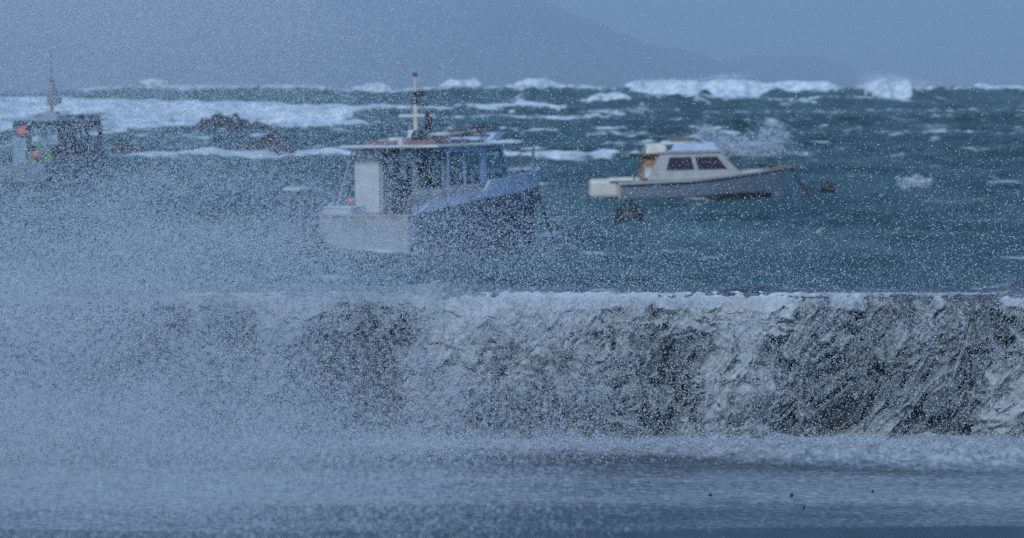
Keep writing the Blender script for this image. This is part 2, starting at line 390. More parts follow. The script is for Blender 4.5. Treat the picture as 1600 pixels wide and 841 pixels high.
# small caps: x0,x1,row,strength
caps = [(930, 1035, 188, .8), (1225, 1310, 357, .9), (1300, 1360, 362, .5), (1412, 1446, 286, .9), (1440, 1500, 259, .7), (1280, 1330, 258, .6), (1555, 1605, 265, .8),
        (1060, 1260, 250, .7), (1090, 1130, 215, .6), (1210, 1262, 185, .5), (1505, 1560, 190, .4), (750, 860, 170, .8), (700, 800, 300, .35), (1370, 1420, 262, .5),
        (1230, 1300, 300, .3), (1040, 1110, 170, .6), (1380, 1440, 230, .35), (620, 720, 205, .5), (430, 480, 392, .4), (560, 650, 400, .5), (960, 1010, 356, .35), (1150, 1400, 262, .35)]
for i, (x0, x1, row, st) in enumerate(caps):
    D = dist(row); X0 = (x0 - 800) / F * D; X1 = (x1 - 800) / F * D; dp = max(.25, D * D / F / 4.7 * 1.6)
    t = (XX - X0) / (X1 - X0); e = ss(0, .35, t) * ss(1, .6, t)
    g = e * np.exp(-((YY - D - dp * .7 * fbm(XX / (X1 - X0) * 5, XX * 0 + i, 2, i)) / dp) ** 2)
    foam = np.maximum(foam, g * st * ss(.15, .6, ridge(XX / (D * .012), YY / (D * .02), 3, 240 + i)) * (.85 + 1.3 * fbm(XX / (D * .008), YY / (D * .012), 5, 200 + i, .65)))
    Z += g * (.03 + D * .0005)
def wash(px, row, dx, dy, Lb, w_, k):
    global foam
    D = dist(row); x0 = (px - 800) / F * D
    t = np.clip(((XX - x0) * dx + (YY - D) * dy) / Lb, 0, 1)
    d = np.hypot(XX - x0 - t * Lb * dx, YY - D - t * Lb * dy)
    foam = np.maximum(foam, np.exp(-(d / w_) ** 2) * k * (1 + .9 * fbm(XX / .5, YY / 1.2, 4, 700)))
wash(565, 388, sin(R(32)), cos(R(32)), 9.5, 2.1, .62)
wash(640, 396, -cos(R(32)), sin(R(32)), 3.4, .9, .8)
wash(975, 313, 1, .05, 7.0, 1.5, .62)
wash(30, 289, sin(R(20)), cos(R(20)), 8, 1.9, .6)
wash(982, 352, 1, 0, .1, .8, .7)
def sea_h(x, y):
    i = int(np.argmin(abs(Ys - y))); j = int(np.argmin(abs(XX[i] - x))); return SEA + Z[i, j]
Z -= .36 * ss(600, 150, YY)
Z *= ss(26.5, 30, YY) * 1.0
P = np.stack([XX, YY, SEA + Z], -1)
tag(grid_np('sea', P, M['sea'], attrs={'foam': foam}), kind='structure')

def hills(name, prof, D, dep, seed):
    px = np.linspace(prof[0][0], prof[-1][0], 260); py = np.interp(px, [p[0] for p in prof], [p[1] for p in prof])
    t = np.linspace(0, 1, 40); PX, T = np.meshgrid(px, t, indexing='xy')
    PY = np.broadcast_to(py, PX.shape)
    H = (HOR - PY) / F * D - (SEA - CAMZ)
    X = (PX - 800) / F * D * (1 + T * dep / D)
    Yh = D + (T - .5) * dep
    s = np.sin(pi * np.clip(T, 0, 1)) ** .7
    Hh = H * s * (1 + .10 * fbm(X / 560, Yh / 560, 5, seed)) + 14 * fbm(X / 130, Yh / 130, 4, seed + 9) * s
    return tag(grid_np(name, np.stack([X, Yh, SEA - 2 + Hh], -1), M['hill']), kind='structure')
hills('hills', [(-1500, 60), (-700, 10), (-100, -60), (300, -95), (600, -60), (760, -22), (860, 8), (930, 38), (985, 68), (1040, 79), (1075, 88), (1110, 104), (1150, 122), (1185, 140)], 9500, 2000, 5)
hills('hills', [(900, 140), (1000, 118), (1080, 98), (1120, 92), (1165, 85), (1200, 88), (1245, 87), (1285, 98), (1310, 112), (1335, 132), (1350, 141)], 11500, 1500, 8)

# ------------------------------------------------------------------ sea wall
WT = 1.16                        # top of the wall
mb = MB()
for k in range(-8, 9):           # cast bays with narrow joints
    mb.box((k * 6.0 + 1.3, 25.45, (WT - 2.6) / 2), (5.985, .9, WT + 2.6))
wall = mb.build('sea_wall', M['concrete'], bevel=.02)
tag(wall, 'dark wet concrete sea wall with foaming water pouring over its top', 'sea wall')

# flowing sheet over the wall top
xs = np.linspace(-7, 7, 1000); ys = np.linspace(24.955, 26.1, 62)
X, Y = np.meshgrid(xs, ys, indexing='xy')
zt = WT + .035 + .022 * fbm(X / .35 + Y, Y / .25, 4, 71) + .03 * np.clip(fbm(X / .9, Y / .8, 3, 72), 0, 1)
pxw = 800 + X * 205
zt += (.045 * np.exp(-((pxw - 690) / 60) ** 2) + .03 * np.exp(-((pxw - 480) / 60) ** 2) + .03 * np.exp(-((pxw - 1170) / 50) ** 2) + .06 * np.exp(-((pxw - 1620) / 35) ** 2)) * (1 + fbm(X / .08, Y / .08, 3, 5))
zt -= .05 * ss(25.8, 26.1, Y)
zt += .05 * np.clip(fbm(X / .45, Y / 1.5, 4, 79, .6), 0, 1) * ss(25.4, 25.05, Y)
zt -= .07 * (1 + 1.2 * fbm(X / .12, X * 0, 4, 77)) * ss(25.0, 24.955, Y) ** 1.5 + .02 * ss(25.06, 24.98, Y)
fo = .40 + .14 * ss(1250, 700, pxw) + .35 * fbm(X / .5, Y / .3, 4, 73) + .25 * fbm(X / .08, Y / .12, 3, 74) + .25 * ss(900, 500, pxw)
top = grid_np('water', np.stack([X, Y, zt], -1), M['flood'], attrs={'foam': fo}); tag(top, kind='structure')

# ------------------------------------------------------------------ the falling, lacy foam
us = [-400, 0, 200, 350, 430, 520, 600, 655, 720, 800, 900, 980, 1060, 1130, 1180, 1240, 1320, 1420, 1520, 1580, 1640, 2000]
vs = [470, 510, 560, 610, 660, 705]
dens = [[.5, .5, .55, .75, .92, .72, .60, 1.0, 1.0, .92, .95, .80, .78, .98, .98, .72, .62, .58, .52, .70, 1.0, .9],
        [.4, .35, .40, .62, .92, .62, .45, .98, 1.0, .88, .92, .72, .58, .70, 1.0, .66, .62, .56, .52, .58, 1.0, .9],
        [.4, .30, .35, .50, .82, .36, .22, .90, .95, .80, .86, .62, .42, .72, 1.0, .56, .58, .54, .50, .62, .98, .9],
        [.4, .35, .35, .45, .75, .25, .20, .84, .88, .58, .80, .55, .32, .78, .98, .46, .42, .46, .46, .82, .95, .9],
        [.4, .40, .40, .45, .68, .30, .26, .76, .70, .38, .66, .55, .32, .88, .92, .40, .36, .42, .46, .88, .95, .9],
        [.6, .60, .60, .60, .75, .55, .50, .74, .70, .55, .72, .70, .60, .92, .94, .62, .52, .50, .46, .88, .95, .9]]
def falls(name, n, dist_out, seed, dadd, xstep=.0052, dark=0.):
    xs = np.arange(-6.2, 6.2, xstep); s = np.arange(0, 1.22, xstep)
    X, S = np.meshgrid(xs, s, indexing='xy')
    z0 = WT + .05 - S
    out = dist_out * (1 - np.exp(-S * 3.0)) + .02
    px = 800 + X * 207; py = 470 + S * 200
    px = px + 85 * fbm(X / .6, S / .45, 5, 3, .6) + 30 * (S - .3) * ss(900, 1300, px)
    D = field(dens, us, vs, px, py); D = .20 + .78 * D + dadd + .16 * fbm(X / .3, S / .3, 3, 44)
    # flow runs down and to the left: shear the noise along it
    sh = .34 * ss(900, 1250, px) + .15 + .35 * fbm(X / .8, S / .8, 2, seed + 40)
    a = X + sh * S * .9; bq = (S - .30 * sh * X) * (1 - .22 * ss(900, 1300, px))
    wx = fbm(a / .30, bq / .34, 3, seed) * .22; wy = fbm(a / .30 + 9, bq / .34 + 5, 3, seed + 1) * .22
    p_, q_ = a + wx, bq + wy
    st1 = ridge(p_ / .24, q_ / .30, 3, seed + 2, .5)                    # long foam strings
    d1, d2 = worley((p_ + .03 * fbm(a / .05, bq / .05, 2, seed + 5)) / .10, q_ / .13, seed + 3)
    cell = 1 - (d2 - d1) * 2.6                                          # lace round dark cells
    body = .5 + 1.0 * fbm(p_ / .32, q_ / .38, 5, seed + 7, .50)
    big = .5 + .85 * fbm(a / .6, bq / .7, 3, seed + 8)
    fine_ = .5 + .9 * fbm(a / .030, bq / .036, 3, seed + 25, .6)
    lw = ss(.85, .35, D)
    v = (.40 - .16 * lw) * body + (.25 - .10 * lw) * big + (.10 + .16 * lw) * st1 + (.10 + .12 * lw) * np.clip(cell, -.3, 1) + .08 * fine_ + .05
    th = .60 - (D - .5) * .95 - .25 * ss(.80, 1.0, D)
    keep = (v > th)
    m = np.clip((v - th) * 3, 0, 1)
    thick = ss(0, .5, v - th)
    bump = thick * (.085 * D * D + .012) * (1 + .5 * fbm(p_ / .16, q_ / .2, 4, seed + 12, .5)) + .008 * st1 + .005 * fine_ + .018 * thick * D * np.clip(1 - np.abs(fbm(p_ / .19, q_ / .17, 2, seed + 60, .45)) * 3.2, 0, 1) ** .7
    Y = 24.995 - out - bump * (.35 + .65 * ss(0, .12, S))
    zz = z0 + .03 * thick * fbm(a / .08, bq / .08, 2, seed + 18)
    roll = np.clip(.10 - S, 0, .1)
    Y = Y + roll * .8
    keep &= z0 > -.02
    fo = .05 + (.08 + .22 * lw) * ss(.45, .95, st1) + .14 * lw * ss(.3, .9, cell) + .80 * m * (D - .12) + .28 * fbm(p_ / .22, q_ / .28, 5, seed + 20, .55) + .12 * (fine_ - .5) + .14 * ss(.10, .0, S) - dark
    fo = np.clip(fo, 0, 1)
    return tag(grid_np(name, np.stack([X, Y, zz], -1), M['falls'], keep=keep, attrs={'foam': fo}), kind='structure')
falls('water', 0, .05, 101, .13, dark=.10)
falls('water', 1, .12, 151, -.06)
falls('water', 2, .20, 211, -.24, .0065)

# ------------------------------------------------------------------ flooded road with splash mound at the wall foot
xs = np.linspace(-6.5, 6.5, 1050); ys = np.concatenate([np.linspace(15.0, 22.6, 190), np.linspace(22.62, 24.98, 230)])
X, Y = np.meshgrid(xs, ys, indexing='xy')
px = 800 + X * 5125 / 24.3
right = ss(700, 1500, px)
front = 24.15 - .95 * ss(850, 1500, px) + .12 * fbm(X / .5, X * 0, 3, 4)        # where the splash ends on the road
md = ss(-.15, .5, Y - front)
lump = 1 - np.abs(fbm(X / .16, Y / .22, 5, 301, .6)) * 2.4
hgt = .75 + .9 * fbm(X / .55, X * 0, 4, 305) + .5 * right
spk = np.clip(ridge(X / .10, Y / .14, 4, 306, .6) - .35, 0, 1) ** 1.5
mound = md * np.clip(hgt, .25, 2) * (.05 + .07 * lump + .05 * fbm(X / .3, Y / .3, 3, 302) + .07 * spk * ss(24.2, 24.7, Y) + .05 * fbm(X / .07, Y / .08, 3, 309, .6))
mound *= (1 - .25 * ss(24.7, 24.98, Y)) * (.55 + .25 * ss(24.6, 23.6, Y))
rip = .006 * (1 - np.abs(fbm(X / .30, Y / .12, 4, 310)) * 2) + .010 * fbm(X / 1.4, Y / .5, 3, 311)
Zr = .05 + mound + rip * (.5 + .5 * right)
fo = .43 + .06 * ss(1100, 300, px) + .10 * fbm(X / 1.2, Y / .5, 4, 321) + .09 * fbm(X / .05, Y / .10, 4, 322) + md * (.36 + .40 * fbm(X / .25, Y / .18, 4, 325) + .25 * spk) + .10 * ss(700, 200, px)
fo += .10 * ss(23.5, 21.5, Y) * right
lowb = ss(20.35, 20.0, Y + .25 * (1 - right))
fo -= .45 * lowb * (.35 + .65 * right)
fo += .22 * ss(24, 22.6, Y) * ss(21.0, 21.6, Y) * .6
tag(grid_np('water', np.stack([X, Y, Zr], -1), M['flood'], attrs={'foam': fo}), kind='structure')

# low wall close to the camera, out of focus along the bottom edge
mb = MB()
pA = at(-500, 815.0, 15.2); pB = at(900, 843.0, 14.8)
dv = (pB - pA).normalized(); nv = Vector((dv.y, -dv.x, 0)).normalized()
zt_ = pA.z; 
a0 = pA - dv * 3; b0 = pB + dv * 2
vsx = []
for p in (a0, b0):
    for q in (p, p + nv * .45): vsx += [(q.x, q.y, -.3), (q.x, q.y, p.z)]
mb.add(vsx, [(0, 4, 5, 1), (4, 6, 7, 5), (6, 2, 3, 7), (2, 0, 1, 3), (1, 5, 7, 3), (0, 2, 6, 4)])
tag(mb.build('low_wall', M['concrete2'], bevel=.02), 'low grey concrete kerb wall blurred along the bottom left edge', 'low wall')

# ------------------------------------------------------------------ spray (real drops, hundreds of thousands)
def drop_cloud(name, pts, rad, m):
    me = bpy.data.meshes.new(name); me.vertices.add(len(pts)); me.vertices.foreach_set('co', np.ascontiguousarray(pts, dtype=np.float32).ravel())
    a = me.attributes.new('drop', 'FLOAT', 'POINT'); a.data.foreach_set('value', np.ascontiguousarray(rad, dtype=np.float32))
    o = bpy.data.objects.new(name, me); C.objects.link(o)
    ng = bpy.data.node_groups.new('drops', 'GeometryNodeTree')
    ng.interface.new_socket('Geometry', in_out='INPUT', socket_type='NodeSocketGeometry'); ng.interface.new_socket('Geometry', in_out='OUTPUT', socket_type='NodeSocketGeometry')
    gi = ng.nodes.new('NodeGroupInput'); go = ng.nodes.new('NodeGroupOutput'); mp = ng.nodes.new('GeometryNodeMeshToPoints')
    na = ng.nodes.new('GeometryNodeInputNamedAttribute'); na.data_type = 'FLOAT'; na.inputs[0].default_value = 'drop'
    sm = ng.nodes.new('GeometryNodeSetMaterial'); sm.inputs['Material'].default_value = m
    L = ng.links.new; L(gi.outputs[0], mp.inputs['Mesh']); L(na.outputs[0], mp.inputs['Radius']); L(mp.outputs[0], sm.inputs[0]); L(sm.outputs[0], go.inputs[0])
    md_ = o.modifiers.new('drops', 'NODES'); md_.node_group = ng
    return tag(o, kind='stuff')
SU = [-400, 0, 200, 400, 600, 800, 1000, 1200, 1400, 1600, 2000]
SV = [-200, 0, 130, 220, 300, 380, 455, 475, 540, 610, 680, 730, 780, 841, 1000]
TAU = [[.50, .50, .52, .42, .14, .03, .01, .01, .01, .01, .01],
       [.52, .52, .52, .42, .14, .04, .01, .01, .01, .01, .01],
       [.34, .36, .36, .28, .13, .04, .015, .01, .01, .01, .01],
       [.24, .30, .28, .20, .13, .05, .02, .02, .02, .02, .02],
       [.42, .48, .50, .42, .28, .13, .05, .04, .05, .06, .06],
       [.75, .75, .78, .72, .52, .30, .13, .09, .09, .10, .10],
       [1.2, 1.2, .95, .65, .40, .30, .24, .18, .14, .13, .13],
       [2.2, 2.2, 1.6, .80, .40, .24, .17, .14, .12, .11, .11],
       [2.6, 2.2, 1.4, .90, .50, .26, .20, .17, .15, .14, .14],
       [3.0, 3.0, 2.2, 1.3, .55, .34, .26, .22, .19, .17, .17],
       [3.2, 3.2, 3.2, 2.6, 1.7, .95, .40, .18, .12, .10, .10],
       [3.2, 3.2, 3.2, 3.0, 2.6, 1.6, .70, .30, .15, .12, .12],
       [2.4, 2.4, 2.4, 2.4, 2.0, 1.4, .60, .25, .14, .12, .12],
       [.7, .7, .7, .9, 1.0, .70, .30, .15, .10, .08, .08],
       [.5, .5, .6, .8, .8, .50, .20, .10, .06, .06, .06]]
def spray(name, Y0, Y1, k, rm, sig, seed, clump=.5, zmin=.03, side=1.12, veil=False):
    Ym = (Y0 + Y1) / 2; sc_ = Ym / F; Wm = 1600 * side * sc_; r2 = rm * rm * math.exp(2 * sig * sig) * pi
    x0, x1 = 800 - 800 * side, 800 + 800 * side; y0, y1 = -60, 900
    area = (x1 - x0) * (y1 - y0) * sc_ * sc_
    N = int(area * 3.2 * 1.8 * k / r2)
    rg = np.random.default_rng(seed)
    U, V_ = [], []
    for _ in range(6):
        u = rg.uniform(x0, x1, N // 6); v = rg.uniform(y0, y1, N // 6)
        kp = rg.uniform(0, 3.2 * 1.8, N // 6) < field(TAU, SU, SV, u, v) * (1 + clump)
        U.append(u[kp]); V_.append(v[kp])
    u = np.concatenate(U); v = np.concatenate(V_)
    if veil:
        kp = rg.uniform(0, 1, len(u)) < ss(1150, 550, u) * ss(835, 800, v) ; u, v = u[kp], v[kp]
    y = rg.uniform(Y0, Y1, len(u))
    cl = 1 + clump * fbm((u - .5 * v) / 150 + y * .5, (v + .3 * u) / 75 + y * .35, 4, seed, .6) * 2.2 + clump * .6 * fbm(u / 22, v / 16, 2, seed + 3)
    kp = rg.uniform(0, 1 + clump, len(u)) < np.clip(cl, .1, 1 + clump)
    u, v, y = u[kp], v[kp], y[kp]
    # world positions: plume is laid out on the wall's plane, then spread in depth
    X = (u - 800) * sc_; Zw = CAMZ - (v - HOR) * sc_ * 1.0
    n = len(X); X = X + rg.normal(0, .02, n)
    ok = (Zw > zmin) & ~((y > 24.98) & (y < 25.95) & (Zw < WT)); ok &= ~((y >= 25.95) & (Zw < SEA + .2))
    X, y, Zw = X[ok], y[ok], Zw[ok]
    r = rm * np.exp(rg.normal(0, sig, len(X))); r = np.clip(r, rm * .4, rm * 3.2)
    return drop_cloud(name, np.stack([X, y, Zw], -1), r, M['drops'])
spray('spray', 23.6, 26.0, .85, .0018, .44, 401, .65)
spray('spray', 10.5, 14.0, .34, .0017, .3, 402, .5, veil=True)
spray('spray', 27.5, 40.0, .40, .0028, .35, 403, .5, zmin=SEA + .2)

# drops thrown off the falling foam and the splash at its foot
def thrown(seed):
    rg = np.random.default_rng(seed); N = 1000000
    X = rg.uniform(-5.6, 5.6, N); S = rg.uniform(0, 1.2, N); px = 800 + X * 207; py = 470 + S * 200
    D = field(dens, us, vs, px, py); a = X - .5 * S
    k = rg.uniform(0, 1, N) < .05 + .75 * np.clip(D - .3, 0, 1) * np.clip(.45 + 1.9 * fbm(a / .16, S / .2, 5, 5, .6), 0, 1.8)
    X, S = X[k], S[k]; n = len(X)
    Y = 24.9 - .45 * (1 - np.exp(-S * 2)) * rg.uniform(.1, 1.3, n); Zw = WT + .06 - S + rg.normal(0, .01, n)
    X2 = rg.uniform(-5.6, 5.6, 180000); px2 = 800 + X2 * 210
    hh = np.abs(rg.normal(0, 1, len(X2))) * (.045 + .05 * fbm(X2 / .25, X2 * 0, 3, 9)); Y2 = rg.uniform(23.75, 24.75, len(X2))
    kk = Y2 > 24.3 - .70 * ss(900, 1650, px2); X2, Y2, hh = X2[kk], Y2[kk], hh[kk]
    P_ = np.concatenate([np.stack([X, Y, Zw], -1), np.stack([X2, Y2, .08 + hh], -1)])
    r = .0017 * np.exp(rg.normal(0, .42, len(P_)))
    P_ = P_[P_[:, 2] > .02]; r = r[:len(P_)]
    return drop_cloud('spray', P_, r, M['drops'])
thrown(77)

# distant plumes torn off the breakers
def plume(blobs, seed, rr):
    rg = np.random.default_rng(seed); out = []
    for (px, py, D, w_, h_, n) in blobs:
        c = at(px, py, D); p = rg.normal(0, 1, (n, 3)) * (w_, w_, h_) + np.array(c)
        q = .5 + 1.3 * fbm(p[:, 0] / (w_ * .8), p[:, 2] / (h_ * .8), 4, seed)
        out.append(p[rg.uniform(0, 1, n) < q])
    p = np.concatenate(out); r = rr * np.exp(rg.normal(0, .4, len(p)))
    return drop_cloud('spray', p, r, M['drops'])
plume([(1103, 212, 205, .35, .35, 2600), (1125, 228, 205, .45, .4, 3000), (1165, 232, 205, .8, .45, 5000), (1208, 222, 205, .45, .55, 4200), (1190, 240, 205, .9, .35, 5000),
       (1150, 246, 205, 1.5, .25, 6000), (1245, 247, 205, .5, .2, 1500), (1085, 236, 205, .8, .3, 2500), (1430, 287, 155, .35, .18, 1200)], 500, .022)
plume([(1375, 124, 795, 3.0, .7, 2600), (1410, 131, 795, 5, .6, 2200), (1135, 121, 838, 3, .5, 1600), (1050, 127, 838, 6, .4, 1500),
       (985, 183, 500, 1.2, .5, 1500), (1003, 178, 500, .5, .6, 900), (950, 185, 500, 1.2, .3, 1000)], 501, .07)

# ------------------------------------------------------------------ boats
def sea_mean(x, y, r_):
    m = np.hypot(XX - x, YY - y) < r_
    return float(Z[m].mean()) if m.any() else 0.0
def hull_skin(L, B, zlo, zhi, hb, t0=0, t1=1, th=.05, flare=.12, n=30, lean=.10, close_stern=True):
    mb = MB(); rows = []
    for i in range(n + 1):
        t = t0 + (t1 - t0) * i / n; x = t * L
        ring = []
        a, b = zlo(x), zhi(x)
        for k in range(5):
            q = k / 4; z = a + (b - a) * q
            f = 1 - flare * t * max(0, (1.2 - z)) ** 1.3 - .25 * max(0, -z - .05)
            ring.append((x + lean * L * .5 * t ** 3 * (z - 1) * .35, max(hb(t) * f, .012), z))
        rows.append(ring)
    for sgn in (1, -1):
        V = []; Fc = []
        for ring in rows:
            V += [(x, sgn * y, z) for x, y, z in ring] + [(x, sgn * max(y - th, .002), z) for x, y, z in ring]
        m = 10
        for i in range(n):
            for k in range(4):
                A = [i * m + k, (i + 1) * m + k, (i + 1) * m + k + 1, i * m + k + 1]; Bq = [v + 5 for v in A]
                Fc.append(tuple(A if sgn < 0 else A[::-1])); Fc.append(tuple(Bq[::-1] if sgn < 0 else Bq))
            A = [i * m + 4, (i + 1) * m + 4, (i + 1) * m + 9, i * m + 9]; Fc.append(tuple(A if sgn < 0 else A[::-1]))
        Fc.append((0, 1, 2, 3, 4, 9, 8, 7, 6, 5))
        mb.add(V, Fc)
    return mb, rows
def hb_fn(B, tr=.92):
    return lambda t: B / 2 * (tr + (1 - tr) * min(1, t / .3)) * max(0, 1 - max(0, (t - .42) / .58) ** 2.2) ** .85
def deck(L, hb, z, t0, t1, inset=.05, n=20):
    mb = MB(); V = []; Fc = []
    for i in range(n + 1):
        t = t0 + (t1 - t0) * i / n; y = max(hb(t) - inset, .005); V += [(t * L, y, z(t * L)), (t * L, -y, z(t * L)), (t * L, y, z(t * L) - .05), (t * L, -y, z(t * L) - .05)]
    for i in range(n):
        a = i * 4; b = a + 4; Fc += [(a + 1, b + 1, b, a), (a + 2, b + 2, b + 3, a + 3)]
    Fc += [(0, 2, 3, 1), (n * 4, n * 4 + 1, n * 4 + 3, n * 4 + 2)]
    return mb.add(V, Fc)

def rope_part(par, a, b, sag=.15, r=.03):
    a, b = Vector(a), Vector(b); pts = [a.lerp(b, t) + Vector((0, 0, -sag * 4 * t * (1 - t))) for t in np.linspace(0, 1, 9)]
    MB().tube(pts, r, 6).build('mooring_rope', M['rope'], par)

# ---- the large workboat
D0 = dist(396); cx = (640 - 800) / F * D0; phi = R(32)
fwd = Vector((sin(phi), cos(phi), 0)); port = Vector((-cos(phi), sin(phi), 0))
B = 3.62; L = 9.5
loc = Vector((cx, D0, SEA)) + port * (B * .46); loc.z += sea_mean(*(loc + fwd * 3).xy, 5) + .03
bt = empty('workboat', loc, pi / 2 - phi, 'large navy and white fishing workboat seen from its stern, with open wheelhouse and mast', 'boat')
bt.rotation_euler = (R(-1.0), R(-.4), pi / 2 - phi)
hb = hb_fn(B)
zl = lambda x: np.interp(x, [0, .8, 4, 9.9], [1.00, 1.12, 1.40, 1.72])
zt2 = lambda x: np.interp(x, [0, .5, .9, 3.8, 4.1, 9.9], [1.02, 1.08, 1.34, 1.62, 1.92, 2.20])
mb, rows = hull_skin(L, B, lambda x: -.5, zl, hb); 
mb.build('hull', M['navy'], bt, smooth=False)
mb, _ = hull_skin(L, B + .06, lambda x: zl(x) + .003, zt2, hb_fn(B + .06), t0=.0, th=.09); mb.build('topside_band', M['offwhite'], bt)
hbt = hb(0)
mb = MB(); mb.box((-.04, 0, .28), (.10, hbt * 2 + .02, 1.46)); mb.box((-.02, 0, 1.02), (.20, hbt * 2 + .06, .07)); mb.box((.08, -hbt + .10, .62), (.28, .24, .84)); mb.box((.08, hbt - .10, .62), (.28, .24, .84))
mb.build('transom', M['stern'], bt, bevel=.02)
deck(L, hb, lambda x: .42, .01, .95, .06).build('deck', M['slate'], bt)
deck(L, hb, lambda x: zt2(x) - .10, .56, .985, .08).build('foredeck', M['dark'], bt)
MB().box((.55, .95, .82), (.75, .95, .80)).box((.55, .95, 1.24), (.81, 1.01, .06)).build('engine_box', M['white'], bt, bevel=.03)
MB().box((1.35, .35, .74), (.6, .75, .62), taper=(.9, .85)).build('fish_bin', M['red'], bt, bevel=.03)
ob = MB().lathe((.9, .95, 1.40), [(.02, -.10), (.09, -.06), (.11, 0), (.09, .06), (.02, .10)]).build('float', M['orange'], bt, smooth=True)
# stern platform with its frame, port quarter
MB().box((-.62, 1.35, .10), (1.15, 1.0, .10)).box((-.75, 1.35, .45), (.6, .6, .6), taper=(.8, .8)).build('stern_platform', M['dark'], bt, bevel=.02)
mb = MB()
for (xx, yy) in ((-1.1, 1.35), (-1.1, 1.8), (-.55, 1.35), (-.55, 1.8)): mb.tube([(xx, yy, .1), (xx * .9 - .05, yy, 1.78)], .035, 6)
mb.each('stern_frame', M['grey'], bt)
MB().box((-.9, 1.57, 1.82), (.65, .6, .09)).build('bait_table', M['white'], bt, bevel=.02)
# wheelhouse
x0, x1, x2 = 2.05, 4.1, 5.95; hw = 1.60; zr = 2.93; zb = .45
mb = MB()
# starboard and port sides: windows between sill and head, slanted front edge
for sg in (-1, 1):
    y = sg * hw
    q = [(x0, y, zb), (x1, y, zb), (x1, y, zr), (x0, y, zr)]
    mb.panel(q if sg < 0 else [q[1], q[0], q[3], q[2]], [0, .10, .50, .56, .93, 1] if sg < 0 else [0, .07, .44, .50, .90, 1], [0, .55, .94, 1], {(1, 1), (3, 1)})
    y2 = sg * (hw - .02)
    q = [(x1 + .02, y2, 1.75), (x2, y2 * .93, 1.75), (x2 - .62, y2 * .93, zr), (x1 + .02, y2, zr)]
    mb.panel(q if sg < 0 else [q[1], q[0], q[3], q[2]], [0, .13, .90, 1] if sg < 0 else [0, .10, .87, 1], [0, .16, .90, 1], {(1, 1)})
# raked windscreen
mb.panel([(x2 + .01, -hw * .9, 1.75), (x2 + .01, hw * .9, 1.75), (x2 - .61, hw * .9, zr), (x2 - .61, -hw * .9, zr)], [0, .05, .48, .52, .95, 1], [0, .12, .9, 1], {(1, 1), (3, 1)})
cab = mb.build('wheelhouse', M['offwhite'], bt)
# lower starboard cabin side, sun-bleached panel, set proud
MB().panel([(x0 + .02, -hw - .012, 1.25), (x1 - .02, -hw - .012, 1.25), (x1 - .02, -hw - .012, 1.78), (x0 + .02, -hw - .012, 1.78)], [0, 1], [0, 1], t=.01).build('side_panel', M['pinkwhite'], bt)
# after bulkhead: port half is a white panel, then the open doorway, then low bulkhead with a see-through window above
MB().box((x0 - .03, 1.14, 1.72), (.06, .86, 2.36)).build('bulkhead_panel', M['white'], bt, bevel=.02)
mb = MB(); mb.box((x0 + .25, .66, 1.72), (.5, .06, 2.36)); mb.build('door', M['pinkwhite'], bt)
mb = MB(); mb.panel([(x0, -hw, zb), (x0, -.42, zb), (x0, -.42, zr), (x0, -hw, zr)][::1], [0, .12, .86, 1], [0, .52, .93, 1], {(1, 1)}, t=-.05); mb.build('bulkhead', M['slate'], bt)
f_ = bt
for nm, q in (('window', [(x0 + .2, -hw - .0, 1.85), (x0 + .92, -hw, 1.85), (x0 + .92, -hw, 2.76), (x0 + .2, -hw, 2.76)]),
              ('window', [(x0 + 1.05, -hw, 1.85), (x1 - .13, -hw, 1.85), (x1 - .13, -hw, 2.76), (x0 + 1.05, -hw, 2.76)]),
              ('window', [(x1 + .22, -hw + .03, 1.93), (x2 - .24, -hw * .93, 1.93), (x2 - .68, -hw * .93, 2.78), (x1 + .18, -hw + .03, 2.78)]),
              ('window', [(x2 - .05, -hw * .85, 1.9), (x2 - .05, -.06, 1.9), (x2 - .52, -.06, 2.8), (x2 - .52, -hw * .85, 2.8)]),
              ('window', [(x2 - .05, .06, 1.9), (x2 - .05, hw * .85, 1.9), (x2 - .52, hw * .85, 2.8), (x2 - .52, .06, 2.8)]),
              ('window', [(x0 + .2, hw - .03, 1.85), (x0 + .92, hw - .03, 1.85), (x0 + .92, hw - .03, 2.76), (x0 + .2, hw - .03, 2.76)])):
    MB().panel(q, [0, 1], [0, 1], t=.012).build(nm, M['clear'], bt)
# interior: console, seat, dark lining
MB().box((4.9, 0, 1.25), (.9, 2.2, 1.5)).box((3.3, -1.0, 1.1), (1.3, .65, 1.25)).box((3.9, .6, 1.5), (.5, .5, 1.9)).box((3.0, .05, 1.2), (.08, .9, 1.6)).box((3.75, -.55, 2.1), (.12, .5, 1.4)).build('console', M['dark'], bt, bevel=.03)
rf = MB().box(((x0 - .6 + x2 - .55) / 2, 0, zr + .04), (x2 - .55 - x0 + .6, hw * 2 + .26, .08)).build('roof', M['white'], bt, bevel=.02)
MB().box((x0 + .8, .72, zr + .15), (1.5, 1.1, .10)).each('roof_mat', M['red'], rf)
MB().box((x0 + .9, -.72, zr + .15), (1.9, 1.1, .12)).each('roof_mat', M['red'], rf)
MB().box((x0 + .4, .25, zr + .18), (.45, .5, .22)).build('hatch', M['white'], rf, bevel=.02)
MB().box((x2 - .72, -.55, zr + .26), (.55, 1.5, .22), shear=(.35, 0)).build('visor', M['offwhite'], rf, bevel=.02)
MB().tube([(x0 + .7, -.9, zr + .28), (x2 - .8, -1.0, zr + .42)], .04).tube([(x0 + .7, -.6, zr + .30), (x2 - .8, -1.15, zr + .30)], .035).tube([(x0 + .9, 0, zr + .4), (x2 - .7, -.35, zr + .5)], .03).each('boathook', M['wood'], rf)
MB().lathe((x0 + .75, -.2, zr + .3), [(.03, -.19), (.2, -.16), (.24, -.02), (.22, .12), (.12, .2), (.03, .21)]).build('searchlight', M['black'], rf, smooth=True)
